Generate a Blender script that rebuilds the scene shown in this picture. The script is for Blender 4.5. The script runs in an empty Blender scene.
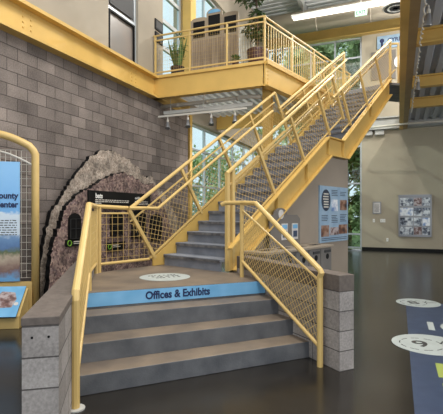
import bpy, bmesh, math, random
from mathutils import Matrix, Vector
from math import sin, cos, radians, pi, tan, sqrt, atan
random.seed(7)
C = bpy.context.scene.collection
F, CX, HY, EYE = 425.0, 221.5, 212.0, 1.6

# ------------------------------------------------------------------ frames
A = radians(22.6)                       # the building's long axis, seen from the camera axis
def G(u, v, z=0.0): return Vector((u*cos(A)+v*sin(A), -u*sin(A)+v*cos(A), z))
PH = radians(41.16)                     # bearing of the main stair
D = Vector((sin(PH), cos(PH), 0)); N = Vector((-cos(PH), sin(PH), 0))
R0 = Vector((.0255, 6.222, 0)); W = 1.345; TR = .272; RI = .18; Z0 = .72
def S(t, s, z=0.0): return R0 + D*t + N*s + Vector((0, 0, z))
def frame(org, ex, ey=None):
    ex = Vector(ex).normalized(); ez = Vector((0, 0, 1))
    ey = ez.cross(ex) if ey is None else Vector(ey).normalized()
    org = Vector(org)
    return lambda a, b, c=0.0: org + ex*a + ey*b + ez*c
def leftwall(px, py, u):                # where a sight line meets a plane parallel to the left wall
    b = atan((px-CX)/F) - A; v = u/tan(b); p = G(u, v); return v, EYE + (HY-py)*p.y/F

# ------------------------------------------------------------------ materials
def lin(c):
    return tuple(((x/255)/12.92 if x/255 <= .04045 else ((x/255+.055)/1.055)**2.4) for x in c) + (1,)
def newmat(name):
    m = bpy.data.materials.new(name); m.use_nodes = True
    nt = m.node_tree; return m, nt, nt.nodes['Principled BSDF']
def mat(name, c, rough=.6, var=0.0, scale=6.0, c2=None, metal=0, bump=0.0, bscale=60, detail=4, spec=.5, coord='Object', stretch=None):
    m, nt, b = newmat(name)
    b.inputs['Roughness'].default_value = rough; b.inputs['Metallic'].default_value = metal
    b.inputs['Specular IOR Level'].default_value = spec
    tc = nt.nodes.new('ShaderNodeTexCoord'); src = tc.outputs[coord]
    if stretch:
        mp = nt.nodes.new('ShaderNodeMapping'); mp.inputs['Scale'].default_value = stretch
        nt.links.new(src, mp.inputs[0]); src = mp.outputs[0]
    if var or c2:
        n = nt.nodes.new('ShaderNodeTexNoise'); n.inputs['Scale'].default_value = scale; n.inputs['Detail'].default_value = detail
        nt.links.new(src, n.inputs['Vector'])
        r = nt.nodes.new('ShaderNodeValToRGB'); r.color_ramp.elements[0].position = .32; r.color_ramp.elements[1].position = .68
        a = lin(c)
        if c2: r.color_ramp.elements[0].color = a; r.color_ramp.elements[1].color = lin(c2)
        else:
            r.color_ramp.elements[0].color = tuple(x*(1-var) for x in a[:3])+(1,); r.color_ramp.elements[1].color = tuple(min(1, x*(1+var)) for x in a[:3])+(1,)
        nt.links.new(n.outputs['Fac'], r.inputs[0]); nt.links.new(r.outputs[0], b.inputs['Base Color'])
    else: b.inputs['Base Color'].default_value = lin(c)
    if bump:
        n2 = nt.nodes.new('ShaderNodeTexNoise'); n2.inputs['Scale'].default_value = bscale; n2.inputs['Detail'].default_value = 3
        nt.links.new(src, n2.inputs['Vector'])
        bp = nt.nodes.new('ShaderNodeBump'); bp.inputs['Strength'].default_value = bump; bp.inputs['Distance'].default_value = .01
        nt.links.new(n2.outputs['Fac'], bp.inputs['Height']); nt.links.new(bp.outputs[0], b.inputs['Normal'])
    return m
def blockmat(name, axis, c1, c2, joint, bw=.4, rh=.2, off=.5, ph=0.0, zo=0.0):
    m, nt, b = newmat(name); b.inputs['Roughness'].default_value = .9; b.inputs['Specular IOR Level'].default_value = .2
    tc = nt.nodes.new('ShaderNodeTexCoord'); sp = nt.nodes.new('ShaderNodeSeparateXYZ'); cb = nt.nodes.new('ShaderNodeCombineXYZ')
    nt.links.new(tc.outputs['Object'], sp.inputs[0])
    if axis == 'sum':
        ad = nt.nodes.new('ShaderNodeMath'); nt.links.new(sp.outputs[0], ad.inputs[0]); nt.links.new(sp.outputs[1], ad.inputs[1]); a2 = nt.nodes.new('ShaderNodeMath'); a2.inputs[1].default_value = ph; nt.links.new(ad.outputs[0], a2.inputs[0]); nt.links.new(a2.outputs[0], cb.inputs[0])
    else: nt.links.new(sp.outputs[0 if axis == 'x' else 1], cb.inputs[0])
    az = nt.nodes.new('ShaderNodeMath'); az.inputs[1].default_value = zo; nt.links.new(sp.outputs[2], az.inputs[0]); nt.links.new(az.outputs[0], cb.inputs[1])
    br = nt.nodes.new('ShaderNodeTexBrick'); br.offset = off
    for k, v in (('Scale', 1), ('Mortar Size', .006), ('Mortar Smooth', .3), ('Bias', 0), ('Brick Width', bw), ('Row Height', rh)): br.inputs[k].default_value = v
    br.inputs['Color1'].default_value = lin(c1); br.inputs['Color2'].default_value = lin(c2); br.inputs['Mortar'].default_value = lin(joint)
    nt.links.new(cb.outputs[0], br.inputs['Vector'])
    n = nt.nodes.new('ShaderNodeTexNoise'); n.inputs['Scale'].default_value = 45; n.inputs['Detail'].default_value = 6; nt.links.new(tc.outputs['Object'], n.inputs['Vector'])
    n3 = nt.nodes.new('ShaderNodeTexNoise'); n3.inputs['Scale'].default_value = 2.2; n3.inputs['Detail'].default_value = 2; nt.links.new(tc.outputs['Object'], n3.inputs['Vector'])
    mu = nt.nodes.new('ShaderNodeMath'); mu.operation = 'ADD'; nt.links.new(n.outputs['Fac'], mu.inputs[0]); nt.links.new(n3.outputs['Fac'], mu.inputs[1])
    mr = nt.nodes.new('ShaderNodeMapRange'); mr.inputs['From Min'].default_value = .6; mr.inputs['From Max'].default_value = 1.4; mr.inputs['To Min'].default_value = .6; mr.inputs['To Max'].default_value = 1.35
    nt.links.new(mu.outputs[0], mr.inputs[0])
    mx = nt.nodes.new('ShaderNodeMix'); mx.data_type = 'RGBA'; mx.blend_type = 'MULTIPLY'; mx.inputs[0].default_value = 1
    nt.links.new(br.outputs['Color'], mx.inputs[6]); nt.links.new(mr.outputs[0], mx.inputs[7]); nt.links.new(mx.outputs[2], b.inputs['Base Color'])
    bp = nt.nodes.new('ShaderNodeBump'); bp.inputs['Strength'].default_value = .5; bp.inputs['Distance'].default_value = .008; bp.invert = True
    nt.links.new(br.outputs['Fac'], bp.inputs['Height']); nt.links.new(bp.outputs[0], b.inputs['Normal'])
    return m
def rockmat(name, cols, scale):
    m, nt, b = newmat(name); b.inputs['Roughness'].default_value = .75
    tc = nt.nodes.new('ShaderNodeTexCoord')
    n0 = nt.nodes.new('ShaderNodeTexNoise'); n0.inputs['Scale'].default_value = 3; n0.inputs['Detail'].default_value = 5; nt.links.new(tc.outputs['Object'], n0.inputs['Vector'])
    mxv = nt.nodes.new('ShaderNodeMix'); mxv.data_type = 'RGBA'; mxv.inputs[0].default_value = .12
    nt.links.new(tc.outputs['Object'], mxv.inputs[6]); nt.links.new(n0.outputs['Color'], mxv.inputs[7])
    vo = nt.nodes.new('ShaderNodeTexVoronoi'); vo.inputs['Scale'].default_value = scale; nt.links.new(mxv.outputs[2], vo.inputs['Vector'])
    n = nt.nodes.new('ShaderNodeTexNoise'); n.inputs['Scale'].default_value = scale*.6; n.inputs['Detail'].default_value = 8; n.inputs['Roughness'].default_value = .75
    nt.links.new(tc.outputs['Object'], n.inputs['Vector'])
    sx = nt.nodes.new('ShaderNodeSeparateColor'); nt.links.new(vo.outputs['Color'], sx.inputs[0])
    ad = nt.nodes.new('ShaderNodeMath'); ad.operation = 'MULTIPLY_ADD'; ad.inputs[1].default_value = .55
    nt.links.new(sx.outputs[0], ad.inputs[0])
    ml = nt.nodes.new('ShaderNodeMath'); ml.operation = 'MULTIPLY'; ml.inputs[1].default_value = .6; nt.links.new(n.outputs['Fac'], ml.inputs[0]); nt.links.new(ml.outputs[0], ad.inputs[2])
    r = nt.nodes.new('ShaderNodeValToRGB'); els = r.color_ramp.elements
    while len(els) < len(cols): els.new(.5)
    for i, c in enumerate(cols): els[i].position = .15 + .75*i/(len(cols)-1); els[i].color = lin(c)
    nt.links.new(ad.outputs[0], r.inputs[0])
    n9 = nt.nodes.new('ShaderNodeTexNoise'); n9.inputs['Scale'].default_value = 5; n9.inputs['Detail'].default_value = 5; n9.inputs['Roughness'].default_value = .65; nt.links.new(tc.outputs['Object'], n9.inputs['Vector'])
    m9 = nt.nodes.new('ShaderNodeMapRange'); m9.inputs['From Min'].default_value = .36; m9.inputs['From Max'].default_value = .66; m9.inputs['To Min'].default_value = .45; m9.inputs['To Max'].default_value = 1.35; nt.links.new(n9.outputs['Fac'], m9.inputs[0])
    x9 = nt.nodes.new('ShaderNodeMix'); x9.data_type = 'RGBA'; x9.blend_type = 'MULTIPLY'; x9.inputs[0].default_value = 1
    nt.links.new(r.outputs[0], x9.inputs[6]); nt.links.new(m9.outputs[0], x9.inputs[7]); nt.links.new(x9.outputs[2], b.inputs['Base Color'])
    return m
def photomat(name, cols, scale, stretch=(1, 1, 1)):
    m, nt, b = newmat(name); b.inputs['Roughness'].default_value = .4
    tc = nt.nodes.new('ShaderNodeTexCoord'); mp = nt.nodes.new('ShaderNodeMapping'); mp.inputs['Scale'].default_value = stretch
    nt.links.new(tc.outputs['Object'], mp.inputs[0])
    n = nt.nodes.new('ShaderNodeTexNoise'); n.inputs['Scale'].default_value = scale; n.inputs['Detail'].default_value = 3; nt.links.new(mp.outputs[0], n.inputs['Vector'])
    r = nt.nodes.new('ShaderNodeValToRGB'); els = r.color_ramp.elements
    while len(els) < len(cols): els.new(.5)
    for i, c in enumerate(cols): els[i].position = .3 + .4*i/(len(cols)-1); els[i].color = lin(c)
    nt.links.new(n.outputs['Fac'], r.inputs[0]); nt.links.new(r.outputs[0], b.inputs['Base Color'])
    return m
def gradmat(name, z0, z1, stops):
    m, nt, b = newmat(name); b.inputs['Roughness'].default_value = .4
    tc = nt.nodes.new('ShaderNodeTexCoord'); sp = nt.nodes.new('ShaderNodeSeparateXYZ'); nt.links.new(tc.outputs['Object'], sp.inputs[0])
    n = nt.nodes.new('ShaderNodeTexNoise'); n.inputs['Scale'].default_value = 9; n.inputs['Detail'].default_value = 6; nt.links.new(tc.outputs['Object'], n.inputs['Vector'])
    mr = nt.nodes.new('ShaderNodeMapRange'); mr.inputs['From Min'].default_value = z0; mr.inputs['From Max'].default_value = z1; nt.links.new(sp.outputs[2], mr.inputs[0])
    ad = nt.nodes.new('ShaderNodeMath'); ad.operation = 'MULTIPLY_ADD'; ad.inputs[1].default_value = .16; nt.links.new(n.outputs['Fac'], ad.inputs[0]); nt.links.new(mr.outputs[0], ad.inputs[2])
    r = nt.nodes.new('ShaderNodeValToRGB'); els = r.color_ramp.elements
    while len(els) < len(stops): els.new(.5)
    for i, (p, c) in enumerate(stops): els[i].position = p; els[i].color = lin(c)
    nt.links.new(ad.outputs[0], r.inputs[0]); nt.links.new(r.outputs[0], b.inputs['Base Color'])
    return m
def glowmat(name, c, st):
    m, nt, b = newmat(name); b.inputs['Base Color'].default_value = lin(c); b.inputs['Emission Color'].default_value = lin(c); b.inputs['Emission Strength'].default_value = st
    return m
def glassmat(name, tint=(235, 245, 245)):
    m, nt, b = newmat(name); nt.nodes.remove(b)
    t = nt.nodes.new('ShaderNodeBsdfTransparent'); t.inputs[0].default_value = lin(tint)
    g = nt.nodes.new('ShaderNodeBsdfGlossy'); g.inputs['Roughness'].default_value = .03
    mx = nt.nodes.new('ShaderNodeMixShader'); mx.inputs[0].default_value = .07
    nt.links.new(t.outputs[0], mx.inputs[1]); nt.links.new(g.outputs[0], mx.inputs[2]); nt.links.new(mx.outputs[0], nt.nodes['Material Output'].inputs[0])
    return m
M = dict(
    yellow=mat('yellow paint', (204, 174, 110), .42, .06, 3),
    beam=mat('ochre steel paint', (204, 168, 92), .5, .07, 2),
    block=blockmat('dark masonry blocks', 'y', (136, 126, 120), (104, 96, 92), (66, 60, 57)),
    cheek=blockmat('grey masonry blocks', 'sum', (158, 152, 148), (134, 128, 124), (88, 84, 82)),
    cheekend=blockmat('grey masonry block ends', 'sum', (158, 152, 148), (140, 134, 130), (88, 84, 82), 40, .2, 0, 17.0),
    cheekR=blockmat('grey masonry blocks right', 'sum', (158, 152, 148), (134, 128, 124), (88, 84, 82), .42, .2, 0, -.1),
    cheekL=blockmat('grey masonry blocks left', 'sum', (158, 152, 148), (134, 128, 124), (88, 84, 82), zo=.13), cheekLend=blockmat('grey masonry block ends left', 'sum', (166, 160, 156), (150, 144, 140), (88, 84, 82), 40, .2, 0, 17.0, .13),
    cap=mat('masonry cap', (98, 89, 83), .85, .15, 20, bump=.2),
    cream=mat('cream wall paint', (158, 148, 132), .8, .04, 1.5),
    greige=mat('greige wall paint', (170, 160, 140), .8, .04, 1.5),
    under=mat('taupe wall paint', (150, 138, 124), .8, .05, 1.5),
    tread=mat('worn concrete in warm light', (128, 114, 98), .55, c2=(98, 88, 79), scale=2.6, bump=.12, detail=7),  # warm light from above painted into the brown of the step tops
    riser=mat('grey concrete', (74, 76, 80), .7, c2=(102, 103, 106), scale=4, bump=.2, detail=8),  # same concrete as the treads, cool window light put into the grey
    stepgrey=mat('blue grey concrete step', (106, 111, 121), .7, c2=(132, 136, 145), scale=4, bump=.2, detail=8),
    nosing=mat('dark nosing strip', (62, 62, 66), .7, c2=(120, 118, 118), scale=9),
    black=mat('black paint', (12, 12, 13), .6, spec=.25), darkgrey=mat('dark grey', (55, 55, 56), .6),
    grey=mat('grey laminate', (112, 108, 104), .6, .06, 5), countertop=mat('speckled counter', (150, 138, 122), .45, .12, 40),
    alu=mat('window aluminium', (176, 182, 186), .4, metal=.3), silver=mat('silver frame', (150, 151, 154), .35, metal=.6),
    white=mat('white', (232, 232, 228), .5), offwhite=mat('off white', (206, 202, 192), .6), sheer=mat('white gauze', (222, 218, 206), .9, .08, 10),
    deck=mat('metal deck', (206, 208, 208), .5), darkdeck=mat('blue grey metal deck', (186, 192, 202), .55),
    lightbeam=mat('light grey steel', (176, 176, 172), .6, .05, 2), pipe=mat('pale pipe', (196, 190, 178), .45, .05, 5), brown=mat('ochre steel in shade', (160, 136, 98), .6, .08, 3),  # brown: shade under the ochre girder put into the colour
    sky=mat('sky blue vinyl', (104, 164, 206), .45, c2=(124, 180, 220), scale=5, detail=1), navytext=mat('navy lettering', (18, 34, 78), .5),
    navy=mat('navy floor vinyl', (44, 58, 84), .4, c2=(56, 70, 96), scale=5, detail=5), pale=mat('pale floor vinyl', (172, 180, 178), .45, .05, 6),
    lime=mat('lime lettering', (150, 164, 80), .5), green=mat('green ring', (120, 170, 60), .5),
    rockback=rockmat('pale rock face', [(90, 78, 70), (138, 124, 112), (160, 146, 134), (188, 176, 162), (138, 122, 114)], 44),
    rockfront=rockmat('purple brown rock face', [(40, 32, 34), (90, 70, 68), (116, 94, 92), (160, 138, 126), (98, 84, 90)], 34),
    glass=glassmat('clear glass'), frost=mat('grey blind', (128, 124, 120), .3, c2=(150, 130, 114), scale=.6),
    wicker=mat('ribbed fabric', (196, 178, 156), .8, c2=(150, 132, 112), scale=7, stretch=(3, 3, .15)),
    leaf=mat('leaf green', (40, 66, 32), .55, c2=(74, 102, 48), scale=9), leaf2=mat('pale leaf', (108, 134, 70), .5, c2=(70, 104, 48), scale=7),
    tree=mat('tree leaves', (152, 174, 114), .6, c2=(200, 212, 160), scale=1.2), tree2=mat('dark tree leaves', (116, 144, 92), .6, c2=(168, 188, 128), scale=1.4), bark=mat('bark', (96, 80, 66), .9, .25, 8, bump=.4, bscale=20),
    pot=mat('dark red pot', (70, 38, 34), .35, .2, 6), basket=mat('dark woven basket', (70, 56, 46), .8, c2=(40, 32, 28), scale=30), soil=mat('soil', (50, 38, 28), .9),
    glow=glowmat('lamp glow', (255, 250, 238), 1.6), exitgreen=glowmat('exit sign face', (190, 232, 205), .5), exittext=mat('exit letters', (30, 110, 70), .5),
    lawn=mat('lawn', (92, 120, 58), .9, c2=(120, 144, 76), scale=3), bluepale=mat('pale blue board', (132, 160, 186), .45, c2=(154, 178, 198), scale=4),
    oval=mat('dark blue oval', (34, 48, 68), .5), screenframe=mat('taupe frame', (160, 144, 122), .6), boardgrey=mat('grey sign board', (112, 106, 100), .6),
)
M['floor'] = mat('polished dark concrete', (30, 28, 26), .2, c2=(46, 43, 39), scale=1.1, detail=8, spec=.5)
def joints(m):
    nt = m.node_tree; b = nt.nodes['Principled BSDF']; src = b.inputs['Base Color'].links[0].from_socket
    tc = nt.nodes.new('ShaderNodeTexCoord'); mp = nt.nodes.new('ShaderNodeMapping'); mp.inputs['Rotation'].default_value = (0, 0, pi/4); mp.inputs['Location'].default_value = (.6, 1.1, 0)
    nt.links.new(tc.outputs['Object'], mp.inputs[0]); br = nt.nodes.new('ShaderNodeTexBrick'); br.offset = 0
    for k, v in (('Scale', 1), ('Mortar Size', .006), ('Mortar Smooth', .2), ('Brick Width', 4.4), ('Row Height', 4.4)): br.inputs[k].default_value = v
    for k in ('Color1', 'Color2'): br.inputs[k].default_value = (1, 1, 1, 1)
    br.inputs['Mortar'].default_value = (.25, .25, .25, 1); nt.links.new(mp.outputs[0], br.inputs['Vector'])
    mx = nt.nodes.new('ShaderNodeMix'); mx.data_type = 'RGBA'; mx.blend_type = 'MULTIPLY'; mx.inputs[0].default_value = 1
    nt.links.new(src, mx.inputs[6]); nt.links.new(br.outputs['Color'], mx.inputs[7]); nt.links.new(mx.outputs[2], b.inputs['Base Color'])
joints(M['floor'])
M['paper'] = mat('printed notice', (214, 210, 206), .5, c2=(190, 186, 184), scale=20)
M['photoA'] = photomat('photo of desert town', [(36, 32, 40), (112, 70, 50), (160, 130, 110), (110, 120, 146)], 6)
M['photoB'] = photomat('photo of grey machinery', [(30, 34, 44), (96, 104, 120), (200, 206, 212), (230, 232, 234)], 7)
M['photoC'] = photomat('photo of brown rock', [(60, 44, 44), (120, 92, 88), (180, 168, 168), (150, 150, 150)], 9)
M['photoD'] = photomat('photo of snow and sky', [(60, 84, 130), (110, 140, 186), (232, 234, 238), (200, 206, 214)], 4)

# ------------------------------------------------------------------ mesh builder
class MB:
    def __init__(s): s.v = []; s.f = []; s.m = []
    def add(s, vs, fs, mi=0):
        k = len(s.v); s.v += [Vector(p) for p in vs]; s.f += [[i+k for i in f] for f in fs]; s.m += [mi]*len(fs); return s
    def box(s, fr, a0, a1, b0, b1, c0, c1, mi=0):
        vs = [fr(a, b, c) for c in (c0, c1) for a, b in ((a0, b0), (a1, b0), (a1, b1), (a0, b1))]
        return s.add(vs, [(3, 2, 1, 0), (4, 5, 6, 7), (0, 1, 5, 4), (1, 2, 6, 5), (2, 3, 7, 6), (3, 0, 4, 7)], mi)
    def prism(s, plan, z0, z1, top=0, side=0):
        n = len(plan); vs = [Vector((p[0], p[1], z0)) for p in plan]+[Vector((p[0], p[1], z1)) for p in plan]
        s.add(vs, [], 0); k = len(s.v)-2*n
        s.f += [[k+i for i in reversed(range(n))], [k+n+i for i in range(n)]]; s.m += [side, top]
        for i in range(n): j = (i+1) % n; s.f.append([k+i, k+j, k+n+j, k+n+i]); s.m.append(side)
        return s
    def slabpoly(s, pts, vec, mi=0, side=None):        # polygon of 3-D points pushed along vec
        n = len(pts); vec = Vector(vec); k = len(s.v); side = mi if side is None else side
        s.v += [Vector(p) for p in pts]+[Vector(p)+vec for p in pts]
        s.f += [[k+i for i in reversed(range(n))], [k+n+i for i in range(n)]]; s.m += [mi, mi]
        for i in range(n): j = (i+1) % n; s.f.append([k+i, k+j, k+n+j, k+n+i]); s.m.append(side)
        return s
    def bar(s, p, q, w, h, up=(0, 0, 1), mi=0):         # rectangular bar
        p, q = Vector(p), Vector(q); d = (q-p).normalized(); up = Vector(up)
        if abs(d.dot(up)) > .99: up = Vector(D)
        x = d.cross(up).normalized(); y = x.cross(d)
        vs = [o+x*i*w/2+y*j*h/2 for o in (p, q) for i, j in ((-1, -1), (1, -1), (1, 1), (-1, 1))]
        return s.add(vs, [(3, 2, 1, 0), (4, 5, 6, 7), (0, 1, 5, 4), (1, 2, 6, 5), (2, 3, 7, 6), (3, 0, 4, 7)], mi)
    def tube(s, pts, r, n=8, mi=0, caps=True):
        pts = [Vector(p) for p in pts]; k = len(s.v); L = len(pts)
        rr = r if isinstance(r, (list, tuple)) else [r]*L
        t0 = (pts[1]-pts[0]).normalized(); ref = Vector((0, 0, 1)) if abs(t0.z) < .9 else Vector((1, 0, 0))
        x = t0.cross(ref).normalized()
        for i, p in enumerate(pts):
            a = (pts[i]-pts[i-1]).normalized() if i else t0
            b = (pts[i+1]-pts[i]).normalized() if i < L-1 else a
            t = (a+b).normalized(); x = (x-t*x.dot(t)).normalized(); y = t.cross(x)
            c = max(.35, t.dot(a))
            for j in range(n):
                th = 2*pi*j/n; off = x*cos(th)+y*sin(th)
                s.v.append(p+off*rr[i])
        for i in range(L-1):
            for j in range(n):
                a, b = k+i*n+j, k+i*n+(j+1) % n; s.f.append([a, b, b+n, a+n]); s.m.append(mi)
        if caps:
            s.f += [[k+j for j in reversed(range(n))], [k+(L-1)*n+j for j in range(n)]]; s.m += [mi, mi]
        return s
    def wire(s, p, q, r, mi=0):
        p, q = Vector(p), Vector(q); d = (q-p).normalized(); x = d.orthogonal().normalized(); y = d.cross(x); k = len(s.v)
        for o in (p, q):
            for j in range(3): th = 2*pi*j/3; s.v.append(o+(x*cos(th)+y*sin(th))*r)
        for j in range(3): s.f.append([k+j, k+(j+1) % 3, k+3+(j+1) % 3, k+3+j]); s.m.append(mi)
        return s
    def lathe(s, org, prof, n=20, axis=(0, 0, 1), mi=0):
        ax = Vector(axis).normalized(); x = ax.orthogonal().normalized(); y = ax.cross(x); k = len(s.v); org = Vector(org)
        for r, z in prof:
            for j in range(n): th = 2*pi*j/n; s.v.append(org+ax*z+(x*cos(th)+y*sin(th))*max(r, .0005))
        for i in range(len(prof)-1):
            for j in range(n): a, b = k+i*n+j, k+i*n+(j+1) % n; s.f.append([a, b, b+n, a+n]); s.m.append(mi)
        s.f += [[k+j for j in reversed(range(n))], [k+(len(prof)-1)*n+j for j in range(n)]]; s.m += [mi, mi]
        return s
    def grid(s, O, ex, ey, w, h, pitch, r, diag=True, py=None):
        O = Vector(O)
        if diag:
            st = pitch*sqrt(2); c = -h
            while c < w+h:
                for sg in (1, -1):
                    # line x = c + sg*y  (sg=-1: x = c - y)
                    y0, y1 = 0, h
                    xs = [(c+sg*y, y) for y in (0, h)]
                    (xa, ya), (xb, yb) = xs
                    def clip(xa, ya, xb, yb):
                        lo, hi = 0.0, 1.0; dx = xb-xa
                        ta, tb = (0-xa)/dx, (w-xa)/dx
                        if ta > tb: ta, tb = tb, ta
                        lo, hi = max(lo, ta), min(hi, tb)
                        return (lo, hi) if hi-lo > .01 else None
                    cl = clip(xa, ya, xb, yb)
                    if cl:
                        P = [O+ex*(xa+(xb-xa)*t)+ey*(ya+(yb-ya)*t) for t in cl]; s.wire(P[0], P[1], r)
                c += st
        else:
            n = max(1, round(w/pitch)); m_ = max(1, round(h/(py or pitch)))
            for i in range(n+1): s.wire(O+ex*(w*i/n), O+ex*(w*i/n)+ey*h, r)
            for j in range(m_+1): s.wire(O+ey*(h*j/m_), O+ey*(h*j/m_)+ex*w, r)
        return s
    def build(s, name, mats, parent=None, label=None, mtx=None, bev=0, smooth=False):
        mats = mats if isinstance(mats, (list, tuple)) else [mats]
        MM = MX[parent.name] if parent is not None else (mtx or Matrix.Identity(4))
        inv = MM.inverted()
        me = bpy.data.meshes.new(name); me.from_pydata([inv @ p for p in s.v], [], s.f)
        for m in mats: me.materials.append(m if not isinstance(m, str) else M[m])
        for p, mi in zip(me.polygons, s.m): p.material_index = mi
        bm = bmesh.new(); bm.from_mesh(me); bmesh.ops.recalc_face_normals(bm, faces=bm.faces[:]); bm.to_mesh(me); bm.free()
        if smooth:
            for p in me.polygons: p.use_smooth = True
        o = bpy.data.objects.new(name, me); C.objects.link(o)
        if parent is not None: o.parent = parent; MX[o.name] = MM
        else: o.matrix_world = MM; MX[o.name] = MM
        if label: o['label'] = label
        if bev:
            b = o.modifiers.new('edge', 'BEVEL'); b.width = bev; b.segments = 2; b.limit_method = 'ANGLE'
        return o
MX = {}
def mtx(loc, rz=0): return Matrix.Translation(Vector(loc)) @ Matrix.Rotation(rz, 4, 'Z')
def thing(name, label, cat, loc, rz=0, group=None):
    o = bpy.data.objects.new(name, None); C.objects.link(o); o.empty_display_size = .1
    MX[o.name] = mtx(loc, rz); o.location = Vector(loc); o.rotation_euler = (0, 0, rz)
    o['label'] = label; o['category'] = cat
    if group: o['group'] = group
    return o
def tag(o, label, cat, group=None, kind=None):
    o['label'] = label; o['category'] = cat
    if group: o['group'] = group
    if kind: o['kind'] = kind
    return o
def struct(o, label=None, cat=None):
    o['kind'] = 'structure'
    if label: o['label'] = label
    if cat: o['category'] = cat
    return o
def dup(root, loc, rz, label, group=None):
    r = root.copy(); C.objects.link(r); r.location = loc; r.rotation_euler = (0, 0, rz); r['label'] = label
    MX[r.name] = mtx(loc, rz)
    if group: r['group'] = group
    for ch in list(root.children):
        c = ch.copy(); C.objects.link(c); c.parent = r; MX[c.name] = MX[r.name]
        for g in list(ch.children):
            d = g.copy(); C.objects.link(d); d.parent = c
    return r
def text(s, org, ex, ey, size, m, parent, name='lettering', align='LEFT', bold=0.0, sx=1.0):
    cu = bpy.data.curves.new(name, 'FONT'); cu.body = s; cu.size = size; cu.align_x = align; cu.align_y = 'BOTTOM_BASELINE'; cu.extrude = .001; cu.offset = bold
    cu.resolution_u = 3; cu.materials.append(M[m])
    o = bpy.data.objects.new(name, cu); C.objects.link(o)
    ex = Vector(ex).normalized(); ey = Vector(ey).normalized(); ez = ex.cross(ey)
    mw = Matrix((ex*sx, ey, ez)).transposed().to_4x4(); mw.translation = Vector(org)
    bpy.context.view_layer.update()
    me = bpy.data.meshes.new_from_object(o.evaluated_get(bpy.context.evaluated_depsgraph_get()))
    bpy.data.objects.remove(o); bpy.data.curves.remove(cu)
    me.name = name; me.transform(MX[parent.name].inverted() @ mw)
    o = bpy.data.objects.new(name, me); C.objects.link(o); o.parent = parent; MX[o.name] = MX[parent.name]
    return o
UP = Vector((0, 0, 1)); GU = G(1, 0); GV = G(0, 1); GM = mtx((0, 0, 0), -A)     # GM: axes along the building grid
FG = lambda a, b, c=0: G(a, b, c)
FS = lambda a, b, c=0: S(a, b, c)

# ------------------------------------------------------------------ setting
struct(MB().box(FG, -5.9, 14, -3, 19.2, -.2, 0).build('floor', 'floor', mtx=GM))
UW = -5.6
struct(MB().box(FG, UW-.3, UW, -2.5, 10.95, 0, 4.38).build('wall_left', 'block', mtx=GM))
# the left wall above the steel beam, around its windows
wl = MB()
for v0, v1, z0, z1 in ((-2.5, 7.3, 4.9, 10.02), (7.3, 8.4, 4.9, 4.97), (7.3, 8.4, 7.6, 10.02), (8.4, 9.52, 4.9, 10.02), (9.52, 10.62, 8.2, 10.02), (10.62, 11.0, 4.9, 10.02), (11.0, 19.2, 8.6, 10.02), (11.0, 19.2, 4.3, 5.0), (10.95, 19.2, 0, .3)):
    wl.box(FG, UW-.3, UW, v0, v1, z0, z1)
struct(wl.build('wall_left.001', 'cream', mtx=GM))
bm_ = MB()
bm_.box(FG, UW-.3, UW+.06, -2.5, 10.95, 4.42, 4.86).box(FG, UW-.3, UW+.2, -2.5, 10.95, 4.86, 4.92).box(FG, UW-.3, UW+.2, -2.5, 10.95, 4.38, 4.42)
for v in (5.05, 8.05, 2.0):
    for dv in (0, .16):
        for k in range(5): bm_.lathe(G(UW+.06, v+dv, 4.47+.085*k), [(.016, 0), (.014, .012), (.004, .016)], 8, GU)
struct(bm_.build('beam', 'beam', mtx=GM), 'long ochre steel beam capping the left block wall', 'beam')
struct(MB().box(FG, UW-.1, UW+.06, 10.95, 11.1, 0, 4.4).build('trim_1', 'beam', mtx=GM))
struct(MB().box(FG, UW-.1, UW+.25, 10.62, 10.95, 4.92, 10.02).build('column', 'beam', mtx=GM), 'ochre column on the upper left wall beside the balcony', 'column')
# windows: frame + panes
def window(name, fr, a0, a1, z0, z1, vs, hs, lab=None, m='glass', w=.06, dep=.08, mf='alu'):
    f = MB()
    for a in [a0]+list(vs)+[a1]: f.box(fr, a-w/2, a+w/2, -dep/2, dep/2, z0, z1)
    for z in [z0]+list(hs)+[z1]: f.box(fr, a0-w/2, a1+w/2, -dep/2+.004, dep/2-.004, z-w/2, z+w/2)
    o = struct(f.build(name, mf, mtx=GM)); p = MB()
    p.box(fr, a0, a1, -.006, .006, z0, z1)
    q = p.build('pane', m, o); return o
lw = lambda u: (lambda a, b, c=0: G(u-b, a, c))
bw = lambda v: (lambda a, b, c=0: G(a, v+b, c))
window('window_1', lw(UW-.15), 11.15, 19.0, .33, 4.22, (12.35, 13.6, 14.85, 16.1, 17.35, 18.4), (1.2, 2.4, 3.5))
window('window_2', lw(UW-.15), 11.05, 19.0, 5.05, 8.55, (12.3, 13.6, 14.85, 16.1, 17.35), (6.2, 7.4), 'upper')
w3 = window('window_3', lw(UW-.1), 7.34, 8.36, 5.0, 7.55, (), (5.95,), m='frost', w=.08)
MB().box(lw(UW-.06), 7.42, 8.28, -.01, .01, 6.04, 7.48).build('blind', 'darkgrey', w3)
gk = MB()
for a0, a1, z0, z1 in ((7.38, 7.41, 5.03, 5.9), (8.29, 8.32, 5.03, 5.9), (7.38, 8.32, 5.87, 5.91)): gk.box(lw(UW-.055), a0, a1, -.02, .02, z0, z1)
gk.build('gasket', 'black', w3)
window('window_4', lw(UW-.1), 9.56, 10.58, 5.0, 8.15, (), (5.9, 6.6, 7.3), w=.1)
BV = 18.9
window('window_5', bw(BV+.1), UW+.05, -1.47, .08, 9.0, (-4.6, -3.6, -2.55), (.66, 2.82, 4.4, 5.9, 7.4, 8.2), w=.07)
struct(MB().box(FG, -1.43, 14, BV, BV+.25, 0, 9.1).box(FG, UW-.3, 14, BV, BV+.25, 9.6, 10.02).build('wall_back', 'greige', mtx=GM))
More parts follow.
